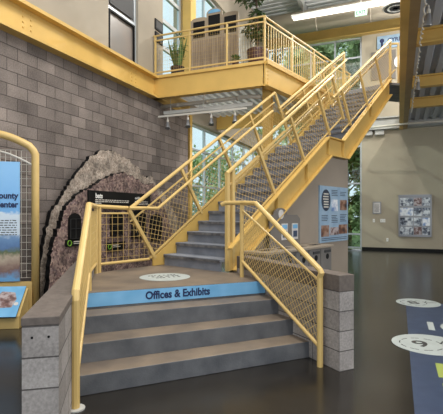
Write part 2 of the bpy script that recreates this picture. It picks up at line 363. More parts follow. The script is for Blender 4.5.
struct(MB().box(FG, -1.43, 14, BV-.02, BV, 0, .12).build('baseboard_back', 'black', mtx=GM))
struct(MB().box(FG, UW, 14, BV-.12, BV+.05, 9.1, 9.62).box(FG, UW, 14, BV-.25, BV+.05, 9.62, 9.66).box(FG, UW, 14, BV-.25, BV+.05, 9.06, 9.1).build('beam.001', 'beam', mtx=GM), 'ochre steel beam over the tall back window', 'beam')
struct(MB().box(FG, -1.4, 14, BV-.3, BV, 5.0, 5.05).box(FG, -1.4, 14, BV-.2, BV, 5.05, 5.45).box(FG, -1.4, 14, BV-.3, BV, 5.45, 5.5).box(FG, -1.35, -1.0, BV-.2, BV, 4.8, 5).box(FG, -.9, -.55, BV-.2, BV, 4.8, 5).build('beam.002', 'lightbeam', mtx=GM), 'pale grey steel beam across the top of the greige back wall', 'beam')
def corrugated(u0, u1, v0, v1, z, along='v', p=.2, h=.06):
    m = MB(); L0, L1 = (u0, u1) if along == 'v' else (v0, v1)
    prof = []; x = L0
    while x < L1-1e-6:
        prof += [(x, z), (x+p*.45, z), (x+p*.55, z+h), (x+p*.95, z+h)]; x += p
    P = (lambda a, b, c: G(a, b, c)) if along == 'v' else (lambda a, b, c: G(b, a, c))
    o0, o1 = (v0, v1) if along == 'v' else (u0, u1)
    pts = [P(a, o0, c) for a, c in prof]+[P(prof[-1][0], o0, z+h+.06), P(prof[0][0], o0, z+h+.06)]
    n = len(prof); k = 0
    vs = [P(a, o, c) for o in (o0, o1) for a, c in prof]+[P(a, o, z+h+.05) for o in (o0, o1) for a in (L0, prof[-1][0])]
    fs = [(i, i+1, n+i+1, n+i) for i in range(n-1)]+[(2*n, 2*n+1, 2*n+3, 2*n+2)]
    m.add(vs, fs); return m
struct(corrugated(UW-.3, 14, 8.0, 19.1, 10.02, 'u', .3, .1).build('ceiling', 'deck', mtx=GM))
struct(MB().box(FG, -3.6, -3.45, 8, 18.9, 9.72, 10.0).build('beam.004', 'lightbeam', mtx=GM), 'pale roof joist above the stair', 'beam')
# right hall: second floor deck, girder, beams
struct(corrugated(.3, 14, 2.5, 18.9, 5.27, 'u' if False else 'v', .3, .07).build('ceiling.001', 'darkdeck', mtx=GM))
struct(MB().box(FG, .03, .17, 2.5, 18.6, 4.92, 4.96).box(FG, .12, .17, 2.5, 18.6, 4.96, 5.5).box(FG, .03, .17, 2.5, 18.6, 5.5, 5.54).box(FG, .17, .33, 2.5, 18.6, 4.93, 5.54, 1).build('beam.005', ['beam', 'brown'], mtx=GM), 'brown edge girder of the upper floor running away overhead', 'beam')  # lit flange in ochre, shaded underside as a separate brown box
for i, v in enumerate((6.4, 9.3, 12.5, 14.9)):
    struct(MB().box(FG, .2, 14, v+.08, v+.12, 4.97, 5.25).box(FG, .32, 14, v, v+.2, 4.95, 4.99).box(FG, .32, 14, v, v+.2, 5.22, 5.26).build('beam.%03d' % (6+i), 'beam', mtx=GM), 'ochre cross beam under the right hall ceiling, %s from the back wall' % ('fourth', 'third', 'second', 'first')[i], 'beam')
# ------------------------------------------------------------------ mezzanine
EB = radians(38.0); ED = Vector((sin(EB), cos(EB), 0)); EN = Vector((-cos(EB), sin(EB), 0))
K0 = G(-2.70, 9.0)                        # balcony corner
slabend = 5.2
P1 = K0+ED*slabend
bp_ = [G(UW, 9.05), K0+EN*.05+ED*.03, P1+EN*.05, G(UW, 13.1)]
struct(MB().prism(bp_, 4.88, 4.96).build('floor.001', 'offwhite', mtx=GM))
struct(MB().box(FG, UW+.01, -2.76, 9.0, 9.04, 4.42, 4.86).box(FG, UW+.01, -2.72, 8.96, 9.14, 4.86, 4.93).box(FG, UW+.01, -2.74, 8.97, 9.14, 4.38, 4.42).build('beam.011', 'beam', mtx=GM), 'ochre fascia beam along the balcony front', 'beam')
fe = frame(K0, ED, EN)
sb = MB().box(fe, 0, slabend, 0, .04, 4.42, 4.86).box(fe, 0, slabend, -.06, .12, 4.86, 4.93).box(fe, 0, slabend, -.06, .12, 4.38, 4.42)
for k in range(5): sb.lathe(K0+ED*.1+UP*(4.47+.085*k), [(.016, 0), (.012, .015)], 8, -EN)
struct(sb.build('beam.012', 'beam', mtx=GM), 'ochre beam along the slanted stair side of the balcony', 'beam')
struct(MB().box(FG, UW+.01, -1.5, 13.0, 13.15, 4.35, 4.88).build('beam.013', 'beam', mtx=GM), 'ochre beam under the far edge of the mezzanine', 'beam')
struct(corrugated(UW+.02, -2.78, 9.2, 13.0, 4.74, 'v', .22, .07).build('ceiling.002', 'deck', mtx=GM))
cf = frame(G(-2.83, 9.62), GU, GV)
struct(MB().box(cf, -.1, .1, -.1, -.08, 0, 4.87).box(cf, -.1, .1, .08, .1, 0, 4.87).box(cf, -.012, .012, -.08, .08, 0, 4.87).build('column.001', 'beam', mtx=GM), 'ochre steel column under the balcony corner behind the stair', 'column')

def railing(name, label, cat, org, ex, L, zb, h, posts, rail_w=.05, pick=.11, group=None, mesh=True):
    t = thing(name, label, cat, Vector(org)+UP*zb, math.atan2(ex.y, ex.x), group)
    f = frame(org, ex)
    for p in posts: MB().box(f, p-.02, p+.02, -.02, .02, zb, zb+h-.03).build('post', 'yellow', t)
    MB().box(f, -.03, L, -.022, .022, zb+h-.036, zb+h).build('top_rail', 'yellow', t, bev=.008)
    MB().box(f, -.01, L, -.015, .015, zb+h-.15, zb+h-.12).build('middle_rail', 'yellow', t)
    MB().box(f, -.01, L, -.015, .015, zb+.08, zb+.11).build('bottom_rail', 'yellow', t)
    return t, f
tf, ff = railing('balcony_railing', 'yellow balcony guard railing along the front edge, before the ribbed screen', 'railing', G(UW+.04, 9.05), GU, 2.86, 4.93, 1.02, (.03, .98, 1.93, 2.83))
m = MB(); m.grid(G(UW+.04, 9.05, 5.03), GU, UP, 2.84, .79, .06, .0022, False, .09); m.build('mesh_panel', 'yellow', tf)
K1 = K0+EN*.06+ED*.04
tf, ff = railing('balcony_railing', 'yellow guard railing on the slanted balcony edge above the stair', 'railing', K1+ED*.08, ED, 5.0, 4.93, 1.02, (1.2, 2.4, 3.6, 4.9))
for i in range(42):
    a = .1+i*.115
    MB().box(ff, a-.008, a+.008, -.008, .008, 5.04, 5.8).build('baluster', 'yellow', tf)

# under the balcony: pipes, tray, track lights
v = 9.42
pp = MB(); pp.tube([G(UW+.02, v, 4.28), G(-4.6, v, 4.28), G(-3.25, v, 4.3), G(-3.0, v+.12, 4.3), G(-2.95, v+.9, 4.3), G(-2.95, 12.9, 4.3)], .05, 10, )
for u in (-5.1, -4.3, -3.5): pp.lathe(G(u, v, 4.28), [(.058, -.03), (.058, .03)], 10, GU)
tag(pp.build('drain_pipe', 'pipe', mtx=mtx(G(UW, v, 4.24), -A), smooth=True), 'long pale pipe with a bend slung under the balcony', 'pipe')
tag(MB().box(FG, -5.45, -3.1, 9.3, 9.34, 4.05, 4.13).box(FG, -5.45, -3.1, 9.34, 9.56, 4.05, 4.07).box(FG, -5.45, -3.1, 9.56, 9.6, 4.05, 4.13).build('cable_tray', 'lightbeam', mtx=mtx(G(-5.4, 9.4, 4.1), -A)), 'grey cable tray hanging below the pale pipe', 'tray')
tr = tag(MB().box(FG, -5.55, -3.2, 9.2, 9.24, 3.96, 4.0).build('light_track', 'offwhite', mtx=mtx(G(-5.55, 9.2, 3.96), -A)), 'pale lighting track carrying small spotlights under the balcony', 'track')
for u in (-5.2, -4.3, -3.4): MB().tube([G(u, 9.22, 4.0), G(u, 9.22, 4.75)], .006, 5).build('hanger', 'lightbeam', tr)
def spot_parts(t, loc, aim=(0, -.35, -1), s=1.0):
    loc = Vector(loc); aim = Vector(aim).normalized()
    MB().tube([loc, loc-UP*.1*s], .012*s, 6).lathe(loc-UP*.1*s, [(.03*s, -.03*s), (.03*s, .03*s)], 8).build('stem', 'offwhite', t)
    c = loc-UP*.13*s
    MB().lathe(c, [(.02*s, -.02*s), (.035*s, .02*s), (.045*s, .1*s), (.065*s, .16*s), (.067*s, .18*s), (.055*s, .175*s)], 14, aim).build('lamp_head', 'silver', t, smooth=True)
    MB().lathe(c+aim*.165*s, [(.05*s, 0), (.05*s, .006*s)], 12, aim).build('lens', 'glow', t)
sl = thing('track_spotlight', 'small silver track spotlight under the balcony, nearest the block wall', 'spotlight', G(-5.28, 9.22, 3.96), -A, 'track spotlights under the balcony')
spot_parts(sl, G(-5.28, 9.22, 3.96))
for u, l in ((-4.72, 'second track spotlight from the block wall under the balcony'), (-4.1, 'third track spotlight from the block wall under the balcony'), (-3.5, 'track spotlight under the balcony nearest the ochre column')):
    dup(sl, G(u, 9.22, 3.96), -A, l)

# ------------------------------------------------------------------ low walls and the lower steps
LD = Vector((-.225, .974, 0)).normalized(); LN = Vector((LD.y, -LD.x, 0))      # left wall line, LN points right
LW0 = Vector((-1.05, 2.74, 0))
fl = frame(LW0, LD, -LN)                                                      # a along, b to the left
LL = 3.46
t = thing('low_wall', 'low grey block wall with a brown flat cap left of the lower steps', 'low wall', LW0-LN*.11, math.atan2(LD.y, LD.x)); t['kind'] = 'structure'
lb = MB().box(fl, 0, LL, 0, .22, 0, .875); lb.m[5] = 2
for b in (.06, .16): lb.lathe(fl(0, b, .80), [(.008, -.002), (.008, .004)], 8, -LD, 1)
lb.build('body', ['cheekL', 'black', 'cheekLend'], t)
MB().box(fl, -.004, LL, -.006, .226, .875, .93).build('cap', 'cap', t, bev=.006)
RD = Vector((-.452, .892, 0)).normalized(); RN = Vector((RD.y, -RD.x, 0))
RW0 = Vector((1.18, 4.25, 0)); fr_ = frame(RW0, RD, -RN)
t = thing('low_wall', 'low grey block wall ending in a pillar right of the lower steps', 'low wall', RW0+RN*.1, math.atan2(RD.y, RD.x)); t['kind'] = 'structure'
rb = MB().box(fr_, 0, 2.12, -.19, 0, 0, .80); rb.m[5] = 1; rb.build('body', ['cheekR', 'cheekend'], t)
MB().box(fr_, -.004, 2.12, -.194, .004, .80, .965).build('cap', 'cap', t, bev=.006)

FB = (Vector((-1.262, 3.665, 0)), Vector((.965, 4.672, 0))); FT = (Vector((-1.486, 4.605, 0)), Vector((.566, 5.462, 0)))
L0 = S(0, W); BP = Vector((-1.83, 6.14, 0))
st = thing('entry_steps', 'wide concrete entry steps with a brown landing, in front of the yellow stair', 'steps', FB[0])
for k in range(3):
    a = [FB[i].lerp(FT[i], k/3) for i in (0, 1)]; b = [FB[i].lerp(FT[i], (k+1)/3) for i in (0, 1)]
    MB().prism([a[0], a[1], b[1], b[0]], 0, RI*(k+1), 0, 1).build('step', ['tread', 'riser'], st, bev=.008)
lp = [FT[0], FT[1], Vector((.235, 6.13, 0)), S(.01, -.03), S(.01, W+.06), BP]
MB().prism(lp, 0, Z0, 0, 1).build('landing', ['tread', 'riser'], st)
fd = (FT[1]-FT[0]).normalized(); fn = Vector((fd.y, -fd.x, 0)); fL = (FT[1]-FT[0]).length; fb = frame(FT[0]+fn*.004, fd, -fn)
MB().box(fb, .01, fL-.01, -.004, .004, .565, .715).build('banner', 'sky', st, label='sky blue banner strip with navy lettering on the top riser')
bn = st.children[-1]
tx = text('Offices & Exhibits', fb(1.06, -.006, .603), fd, UP, .125, 'navytext', st, 'lettering', 'CENTER', .004, .88)
# round sticker on the landing
pc = Vector(((165-CX)/F*(.88*F/(277-HY)), .88*F/(277-HY), 0))
t = thing('floor_sticker', 'round pale sticker printed with small lettering on the brown landing', 'sticker', pc+UP*Z0, math.atan2(fd.y, fd.x))
MB().lathe(pc+UP*(Z0+.0005), [(.34, 0), (.34, .003)], 40).build('disc', 'pale', t)
fyd = -fn
for i, (s_, sz) in enumerate((('PLEASE', .1), ('KEEP APART', .09), ('THANK YOU', .075))) if False else []: pass
lt = MB(); fx = frame(pc+UP*(Z0+.0035), fd, -fn)
for r_, yy in enumerate((.12, .02, -.08)):
    x = -.2+.03*r_
    while x < .2:
        w_ = random.uniform(.02, .05); lt.box(fx, x, x+w_, yy, yy+.045, 0, .001); x += w_+random.choice((.012, .012, .04))
lt.build('print', 'darkgrey', t)

# ------------------------------------------------------------------ main stair
T2 = 12*TR; LAND = .75; T3 = T2+LAND; ZM = Z0+13*RI; NT3 = 10; T4 = T3+NT3*TR; ZT = ZM+11*RI
SL = RI/TR
sc_ = thing('staircase', 'long yellow steel staircase with grey concrete treads climbing to the upper floor', 'staircase', S(0, W/2, Z0), math.atan2(D.y, D.x))
def stair_step(t, z):
    m = MB()
    m.box(FS, t+.0, t+.02, .05, W-.05, z-RI, z-.03)            # riser plate
    m.box(FS, t-.02, t+TR+.02, .05, W-.05, z-.04, z)           # tread
    m.box(FS, t-.024, t+.02, .051, W-.051, z-.05, z-.012, 1)     # nosing strip
    return m.build('step', ['stepgrey', 'nosing'], sc_)
for k in range(12): stair_step(k*TR, Z0+RI*(k+1))
for k in range(10): stair_step(T3+k*TR, ZM+RI*(k+1))
MB().box(FS, T2, T2+.02, .05, W-.05, ZM-RI, ZM-.04).box(FS, T2-.02, T3+.02, .05, W-.05, ZM-.05, ZM).build('landing', ['stepgrey'], sc_)
tp = [S(T4, .0), G(.03, 12.3), G(.03, 14.2), S(T4, W+.3)]
MB().prism(tp, ZT-.06, ZT).build('landing', 'stepgrey', sc_)
MB().box(FS, T4, T4+.02, .05, W-.05, ZT-RI, ZT-.05).build('step', 'stepgrey', sc_)
def stringer(s, sgn):
    dz = .09; dp = .36; th = .03
    zt = lambda t: Z0+RI+SL*t+dz
    tk = (ZM+.06-Z0-RI-dz)/SL
    zu = lambda t: ZM+RI+SL*(t-T3)+dz
    tk2 = T3+(ZM+.06-ZM-RI-dz)/SL
    tk2 = max(tk2, tk+.3)
    zend = zu(T4)
    f0 = .1 if sgn > 0 else -.22
    top = [(f0, zt(f0)), (tk, ZM+.06), (T3-.12, ZM+.06), (T4, zu(T4-.0))]
    bot = [(T4, zu(T4)-dp-.06), (T3+.1, ZM+.06-dp), (tk+.12, ZM+.06-dp), (.2, Z0+.005), (min(f0, .12), Z0+.005)]
    pts = [S(t, s, z) for t, z in top+bot]
    m = MB().slabpoly(pts, N*th*sgn)
    s2 = s+(.0 if sgn > 0 else 0)
    for P in (top, [bot[i] for i in (0, 1, 2, 3)]):
        for (ta, za), (tb, zb) in zip(P, P[1:]):
            m.bar(S(ta, s-.04*sgn+.015*sgn, za), S(tb, s-.04*sgn+.015*sgn, zb), .11, .022)
    for t_ in (1.35, 2.35, tk, T3-.12, T3+1.4): m.bar(S(t_, s-.03*sgn, (zt(t_) if t_ < tk else (ZM+.06 if t_ <= T3 else zu(t_)))-.01), S(t_+.0, s-.03*sgn, (zt(t_) if t_ < tk else (ZM+.06 if t_ <= T3 else zu(t_)))-dp+.01), .06, .012)
    m.build('stringer', 'beam', sc_)
stringer(.0, 1); stringer(W, -1)

def flight_guard(label, s, ta, tb, zn0, t_n0, posts, first_vertical, hand_from, hand_to, inward, hmesh=(.14, .84), ext=None, htop=1.2, hhand=.88, group='yellow stair guards'):
    """guard in a vertical plane along the stair: zn(t) is the nosing line"""
    zn = lambda t: zn0+SL*(t-t_n0)
    g = thing('stair_guard', label, 'guard rail', S(max(ta, 0), s, zn(max(ta, 0))), math.atan2(D.y, D.x))
    e = Vector((D.x, D.y, SL)).normalized(); q = Vector((-D.x*SL, -D.y*SL, 1)).normalized()
    MB().tube([S(ta, s, zn(ta)+htop), S(tb, s, zn(tb)+htop)], .032, 8).build('top_rail', 'yellow', g)
    hp = [S(hand_from, s+inward, zn(hand_from)+hhand), S(hand_to, s+inward, zn(hand_to)+hhand)]
    if ext: hp = [Vector(p) for p in ext]+hp
    MB().tube(hp, .027, 8).build('handrail', 'yellow', g)
    for tpst in posts:
        L = (htop-.06)*cos(atan(SL))
        a = S(tpst, s, zn(tpst)+htop); b = a-q*L
        MB().bar(a, b, .055, .045, N).build('post', 'yellow', g)
    for tv, zlo in first_vertical:
        MB().box(FS, tv-.03, tv+.03, s-.025, s+.025, zlo, zn(tv)+htop).build('post', 'yellow', g)
    # mesh infill in a frame parallel to the slope
    o = S(ta+.42, s, zn(ta+.42)+.14); ln = ((tb-ta-.0)/cos(atan(SL)))-.05; hq = .86*cos(atan(SL))
    mm = MB(); mm.grid(o, e, q, ln, hq, .075, .0032); mm.build('mesh_panel', 'yellow', g)
    fm = MB()
    fm.bar(o, o+e*ln, .025, .025, q); fm.bar(o+q*hq, o+q*hq+e*ln, .022, .022, q)
    fm.build('mesh_frame', 'yellow', g)
    return g
zn2 = Z0+RI
flight_guard('yellow guard with raked posts on the left of the lower stair flight', W-.02, -.7, 3.3, zn2, 0, (-.7, .4, 1.4, 2.35, 3.3), (), -.18, 3.1, -.08, ext=[S(-.75, W-.1, 1.66)])
flight_guard('yellow guard with raked posts on the right of the lower stair flight', .02, .1, 3.55, zn2, 0, (.86, 1.85, 2.85, 3.5), ((.12, Z0), (.24, Z0)), .2, 3.3, .06, ext=None)
zn3 = ZM+RI
flight_guard('yellow guard with raked posts on the left of the upper stair flight', W-.02, T3-.55, T4+.1, zn3, T3, (T3-.5, T3+.5, T3+1.5), ((T4+.1, ZT),), T3-.4, T4+.1, -.08, htop=1.08, hhand=.86)
flight_guard('yellow guard with raked posts on the right of the upper stair flight', .02, T3-.5, T4+.12, zn3, T3, (T3-.1, T3+.85, T3+1.8), ((T4+.12, ZT),), T3-.4, T4+.1, .06, htop=1.08, hhand=.86)
tg = thing('stair_guard', 'short yellow guard at the stair head beside the brown girder', 'guard rail', S(T4+.14, .02, ZT), -A)
q1, q2 = S(T4+.16, .02, 0), G(.0, 12.35)
MB().tube([q1+UP*(ZT+1.08), q2+UP*(ZT+1.08)], .03, 8).build('top_rail', 'yellow', tg)
MB().tube([q2+UP*ZT, q2+UP*(ZT+1.1)], .03, 8).build('post', 'yellow', tg)

# ------------------------------------------------------------------ guards of landing and lower steps
def quad_mesh(t, P, Q, z0a, z0b, h, pitch=.07, r=.003, diag=True):
    """infill between plan points P and Q, bottoms z0a / z0b, vertical height h"""
    P, Q = Vector(P), Vector(Q); run = (Q-P).length; ex2 = (Q-P).normalized()
    ex = Vector((ex2.x, ex2.y, (z0b-z0a)/run)).normalized(); ey = Vector((0, 0, 1))
    L = run/sqrt(ex.x**2+ex.y**2)
    MB().grid(P+UP*z0a, ex, ey, L, h, pitch, r, diag).build('mesh_panel', 'yellow', t)
# right of lower steps
ra, rbend, rend = Vector((.275, 5.75, 0)), Vector((.44, 5.45, 0)), Vector((1.02, 4.40, 0))
t = thing('stair_guard', 'yellow sloping guard with diamond mesh on the right of the lower steps', 'guard rail', rend, math.atan2((ra-rend).y, (ra-rend).x))
MB().tube([Vector((.0, 5.92, 1.70)), Vector((.06, 5.9, 1.725)), ra+UP*1.725, rbend+UP*1.71, rend+UP*1.0, rend+UP*.97+(rend-rbend).normalized()*.02, rend+UP*.93, rend], .032, 10).build('top_rail', 'yellow', t, smooth=False)
MB().tube([ra+UP*Z0, ra+UP*1.72], .028, 8).build('post', 'yellow', t)
MB().tube([ra+UP*.94, rend+UP*.2], .022, 8).build('bottom_rail', 'yellow', t)
MB().tube([ra+UP*1.63, rend+UP*.88], .014, 6).build('middle_rail', 'yellow', t)
quad_mesh(t, ra, rend, .95, .21, .67, .058, .0034)
# left of lower steps, turning along the landing edge to B and on to the flight
la, lA, lB = Vector((-1.185, 3.45, 0)), Vector((-1.485, 4.76, 0)), Vector((-1.80, 6.10, 0))
t = thing('stair_guard', 'yellow sloping guard with diamond mesh on the left of the lower steps', 'guard rail', la, math.atan2((lA-la).y, (lA-la).x))
MB().tube([la, la+UP*.88, la+UP*.95+(lA-la)*.02, lA+UP*1.68, lB+UP*1.68], .034, 10).build('top_rail', 'yellow', t)
MB().tube([la+UP*.2, lA+UP*.92, lB+UP*.86], .02, 8).build('bottom_rail', 'yellow', t)
MB().lathe(la, [(.075, 0), (.075, .012)], 14).build('foot_plate', 'lightbeam', t)
for p in (lA, lB): MB().tube([p+UP*Z0, p+UP*1.68], .03, 8).build('post', 'yellow', t)
quad_mesh(t, la, lA, .21, .93, .68, .058, .0036); quad_mesh(t, lA, lB, .87, .87, .74, .09, .005, False)
bB = S(-1.22, W-.02); bE = S(-.3, W-.02)
t = thing('stair_guard', 'yellow landing guard with square wire grid in front of the rock mural', 'guard rail', bB+UP*Z0, math.atan2(D.y, D.x))
MB().tube([lB+UP*1.68, bB+UP*1.68, S(-.72, W-.02, 1.66)], .03, 8).build('top_rail', 'yellow', t)
MB().tube([bB+UP*1.58, S(-.68, W-.02, 1.58)], .014, 6).build('middle_rail', 'yellow', t)
MB().tube([bB+UP*.84, S(-.3, W-.02, .84)], .022, 8).build('bottom_rail', 'yellow', t)
MB().tube([bB+UP*Z0, bB+UP*1.68], .028, 8).build('post', 'yellow', t)
gm = MB()
for i in range(10):
    x = -1.2+i*.1; top = 1.58 if x < -.66 else 1.58-(x+.66)*1.75
    gm.wire(S(x, W-.02, .84), S(x, W-.02, top), .004)
for j in range(7):
    z = .92+j*.1; xe = -.66+(1.58-z)/1.75
    gm.wire(S(-1.22, W-.02, z), S(min(xe, -.3), W-.02, z), .004)
gm.build('mesh_panel', 'yellow', t)

# ------------------------------------------------------------------ rock mural on the left wall
def jag(pts, n=4, amp=.05):
    out = []
    for a, b in zip(pts, pts[1:]):
        for i in range(n): f = i/n; out.append((a[0]+(b[0]-a[0])*f+random.uniform(-amp, amp), a[1]+(b[1]-a[1])*f+random.uniform(-amp, amp)))
    out.append(pts[-1]); return out
def cutout(pxs, u, th, jg=.03):
    pts = jag([leftwall(x, y, u) for x, y in pxs], 7, jg); pts = [(v, max(z, 0.01)) for v, z in pts]
    return [G(u, v, z) for v, z in [(pts[0][0], .01)]+pts+[(pts[-1][0], .01)]]
tm = thing('rock_mural', 'large cut-out mural of a rocky hillside standing against the block wall', 'mural', G(UW+.2, 8.5, 0), -A)
rbk = cutout([(37, 270), (41, 238), (47, 214), (57, 198), (65, 184), (76, 170), (87, 158), (99, 149), (112, 152), (124, 159), (135, 168), (141, 178), (149, 176), (153, 186), (163, 196), (172, 212), (180, 236), (186, 258)], UW+.12, .08)
MB().slabpoly(rbk, GU*.08, 0, 1).build('back_layer', ['rockback', 'black'], tm)
rft = cutout([(44, 290), (45, 262), (50, 238), (57, 220), (63, 204), (75, 193), (86, 187), (96, 181), (110, 175), (121, 172), (131, 178), (139, 183), (150, 184), (157, 200), (166, 222), (172, 245), (178, 262)], UW+.42, .1)
MB().slabpoly([p+GU*.01 for p in rft], GU*.09, 0, 1).build('front_layer', ['rockfront', 'black'], tm)
UF = UW+.53
def wallbox(px0, px1, py0, py1, u, th):
    v0, z1 = leftwall(px0, py0, u); v1, _ = leftwall(px1, py0, u); _, z0 = leftwall(px0, py1, u)
    return v0, v1, z0, z1
def roundpanel(v0, v1, z0, z1, u, th, r=.12):
    pts = [G(u, v0, z0), G(u, v1, z0)]
    for i in range(7): a = pi*i/6; pts.append(G(u, (v0+v1)/2+cos(a)*(v1-v0)/2, z1-r+sin(a)*r))
    return MB().slabpoly(pts, GU*th)
for (x0, x1, y0, y1) in ((68, 80, 213, 240), (110, 122, 212, 236), (131, 145, 210, 238), (150, 161, 214, 240)):
    v0, v1, z0, z1 = wallbox(x0, x1, y0, y1, UF, .02)
    op = roundpanel(v0, v1, z0, z1, UF, .03).build('mine_opening', 'black', tm, label='black arched tunnel opening panel')
    MB().grid(G(UF+.04, v0+.02, z0+.02), GV, UP, v1-v0-.04, z1-z0-.12, .14, .006, False).build('bat_gate', 'darkgrey', op)
for (x0, x1, y0, y1) in ((65, 83, 240, 247), (106, 124, 243, 251)):
    v0, v1, z0, z1 = wallbox(x0, x1, y0, y1, UF, .02)
    cp = MB().box(FG, UF, UF+.02, v0, v1, z0, z1).build('caption_strip', 'black', tm, label='black caption strip with a green ring')
    zc = (z0+z1)/2; rg = MB(); n = 18
    for i in range(n):
        a, b = 2*pi*i/n, 2*pi*(i+1)/n; rg.bar(G(UF+.023, v0+.08+cos(a)*.045, zc+sin(a)*.045), G(UF+.023, v0+.08+cos(b)*.045, zc+sin(b)*.045), .012, .016, GU)
    rg.build('ring', 'green', cp); 
    MB().box(FG, UF+.02, UF+.024, v0+.18, v0+.36, zc+.01, zc+.025).box(FG, UF+.02, UF+.024, v0+.18, v0+.42, zc-.02, zc-.01).build('print', 'offwhite', cp)
v0, v1, z0, z1 = wallbox(87, 149, 190, 204.5, UF+.12, .03)
th_ = thing('header_panel', 'long black header panel with white lettering across the rock mural', 'sign', G(UF+.12, (v0+v1)/2, z0), -A)
MB().box(FG, UF+.12, UF+.16, v0, v1, z0, z1).build('board', 'black', th_, bev=.004)
for vv in (v0+.3, v1-.3): MB().box(FG, UF-.02, UF+.12, vv-.03, vv+.03, z0+.08, z0+.14).build('bracket', 'darkgrey', th_)
text('bats', G(UF+.163, v0+.17, z1-.13), GV, UP, .12, 'white', th_, bold=.004)
text('exhibits', G(UF+.163, v0+1.38, z1-.12), GV, UP, .075, 'white', th_)
pr = MB()
for r_, zz in enumerate((z1-.17, z1-.2, z1-.23)):
    x = v0+.17
    while x < v0+(1.15 if r_ < 2 else .3): w_ = random.uniform(.03, .09); pr.box(FG, UF+.16, UF+.162, x, x+w_, zz, zz+.016); x += w_+.018
    x = v0+1.38
    while x < v1-.1: w_ = random.uniform(.03, .08); pr.box(FG, UF+.16, UF+.162, x, x+w_, zz, zz+.012); x += w_+.018
pr.build('print', 'offwhite', th_)

# ------------------------------------------------------------------ kiosk at far left
KB = radians(78); KE = Vector((sin(KB), cos(KB), 0)); KN = Vector((cos(KB), -sin(KB), 0))   # KN faces the camera
KR = Vector((-2.79, 6.37, 0)); KW = .68
fk = frame(KR-KE*KW, KE, -KN)
t = thing('information_kiosk', 'arched yellow tube frame kiosk with a blue county graphic panel', 'kiosk', KR-KE*KW/2, math.atan2(KE.y, KE.x))
arch = [fk(KW, 0, .0), fk(KW, 0, 2.46), fk(KW-.03, 0, 2.52)]
for i in range(1, 8): s_ = i/8; arch.append(fk(KW*(1-s_), 0, 2.54+.22*sin(pi*min(s_, .98)*.55+.0)))
arch += [fk(0, 0, 2.66), fk(0, 0, 0)]
MB().tube(arch, .056, 12).build('frame', 'yellow', t, smooth=True)
MB().grid(fk(.05, .0, .62), KE, UP, KW-.1, 1.9, .075, .004, False, .105).build('mesh_panel', 'offwhite', t)
ah = [fk(KW-.05, 0, 2.31)]+[fk((KW-.05)*(1-i/8), 0, 2.31+.2*sin(pi*i/8*.55)) for i in range(1, 9)]
MB().tube(ah, .014, 6).build('mesh_arch', 'offwhite', t)
MB().box(fk, .03, KW-.03, -.04, .04, .02, .56).build('base_panel', 'yellow', t)
M['kiosk'] = gradmat('printed landscape panel', .62, 2.33, [(.0, (70, 130, 190)), (.10, (104, 160, 206)), (.15, (120, 92, 84)), (.26, (176, 160, 140)), (.30, (92, 104, 70)), (.34, (84, 116, 160)), (.42, (104, 140, 180)), (.46, (200, 214, 226)), (.63, (206, 220, 232)), (.66, (112, 172, 226)), (1.0, (140, 192, 236))])
pnl = MB().box(fk, .05, .475, -.06, -.03, .58, 2.34).build('graphic_panel', 'kiosk', t)
text('County', fk(.455, -.065, 1.80), KE, UP, .125, 'navytext', t, 'lettering', 'RIGHT', .004, .9)
text('Center', fk(.455, -.065, 1.67), KE, UP, .125, 'navytext', t, 'lettering', 'RIGHT', .004, .9)
pr = MB()
for r_ in range(7):
    x = .09; zz = 1.47-r_*.035
    while x < .43: w_ = random.uniform(.02, .06); pr.box(fk, x, min(x+w_, .44), -.063, -.06, zz, zz+.012); x += w_+.015
pr.build('print', 'darkgrey', t)
# slanted desk in front
KD = Vector((-2.79, 5.80, 0)); KB2 = radians(84); KE2 = Vector((sin(KB2), cos(KB2), 0)); KN2 = Vector((cos(KB2), -sin(KB2), 0))
fk2 = frame(KD, KE2, -KN2)     # a right, b back
t = thing('reading_desk', 'low yellow desk with a slanted blue graphic before the kiosk', 'display desk', KD-KE2*.35, math.atan2(KE2.y, KE2.x))
prof = [(.02, 0), (.02, .17), (.36, .49), (.40, .49), (.40, 0)]
MB().slabpoly([fk2(.02, b, c) for b, c in prof], -KE2*.62).build('body', 'yellow', t, bev=.006)
sl_ = Vector((0, 0, 0)); e1 = (fk2(0, .36, .51)-fk2(0, -.05, .165)).normalized()
pn = MB().slabpoly([fk2(.0, -.05, .165), fk2(.0, .36, .51), fk2(-.6, .36, .51), fk2(-.6, -.05, .165)], Vector((0, 0, .016)), 0, 1).build('graphic_panel', ['sky', 'black'], t)
nv = KE2.cross(e1).normalized()
def on_desk(a, l): return fk2(a, -.05, .181)+e1*l
MB().slabpoly([on_desk(-.36, .15), on_desk(-.1, .16), on_desk(-.07, .3), on_desk(-.12, .42), on_desk(-.3, .44), on_desk(-.38, .3)], Vector((0, 0, .003))).build('picture', 'photoC', t)
MB().lathe(on_desk(-.055, .22), [(.03, 0), (.03, .004)], 14, nv).build('badge', 'paper', t)

# ------------------------------------------------------------------ under the stair: wall, poster, recycling station
WS = .045; zb_ = lambda t: Z0+RI+.09-.33+SL*t
struct(MB().slabpoly([S(.3, WS, 0), S(4.3, WS, 0), S(4.3, WS, ZM-.29), S(T2+.12, WS, ZM-.29), S(T2-.05, WS, zb_(T2-.05)), S(.3, WS, zb_(.3))], N*.1)
       .box(FS, 4.2, 4.3, WS+.1, W-.05, 0, ZM-.29).build('wall_stair', 'under', mtx=mtx(S(0, WS), math.atan2(D.y, D.x))))
fs = frame(S(0, WS-.002), D, N)
t = thing('wall_poster', 'pale blue poster with a dark oval and small photographs on the stair wall', 'poster', S(3.6, WS, .98), math.atan2(D.y, D.x))
MB().box(fs, 2.95, 4.23, -.03, 0, .98, 2.13).build('board', 'bluepale', t)
MB().slabpoly([fs(3.2+.19*cos(2*pi*i/28), -.033, 1.84+.22*sin(2*pi*i/28)) for i in range(28)], -N*.003).build('oval', 'oval', t)
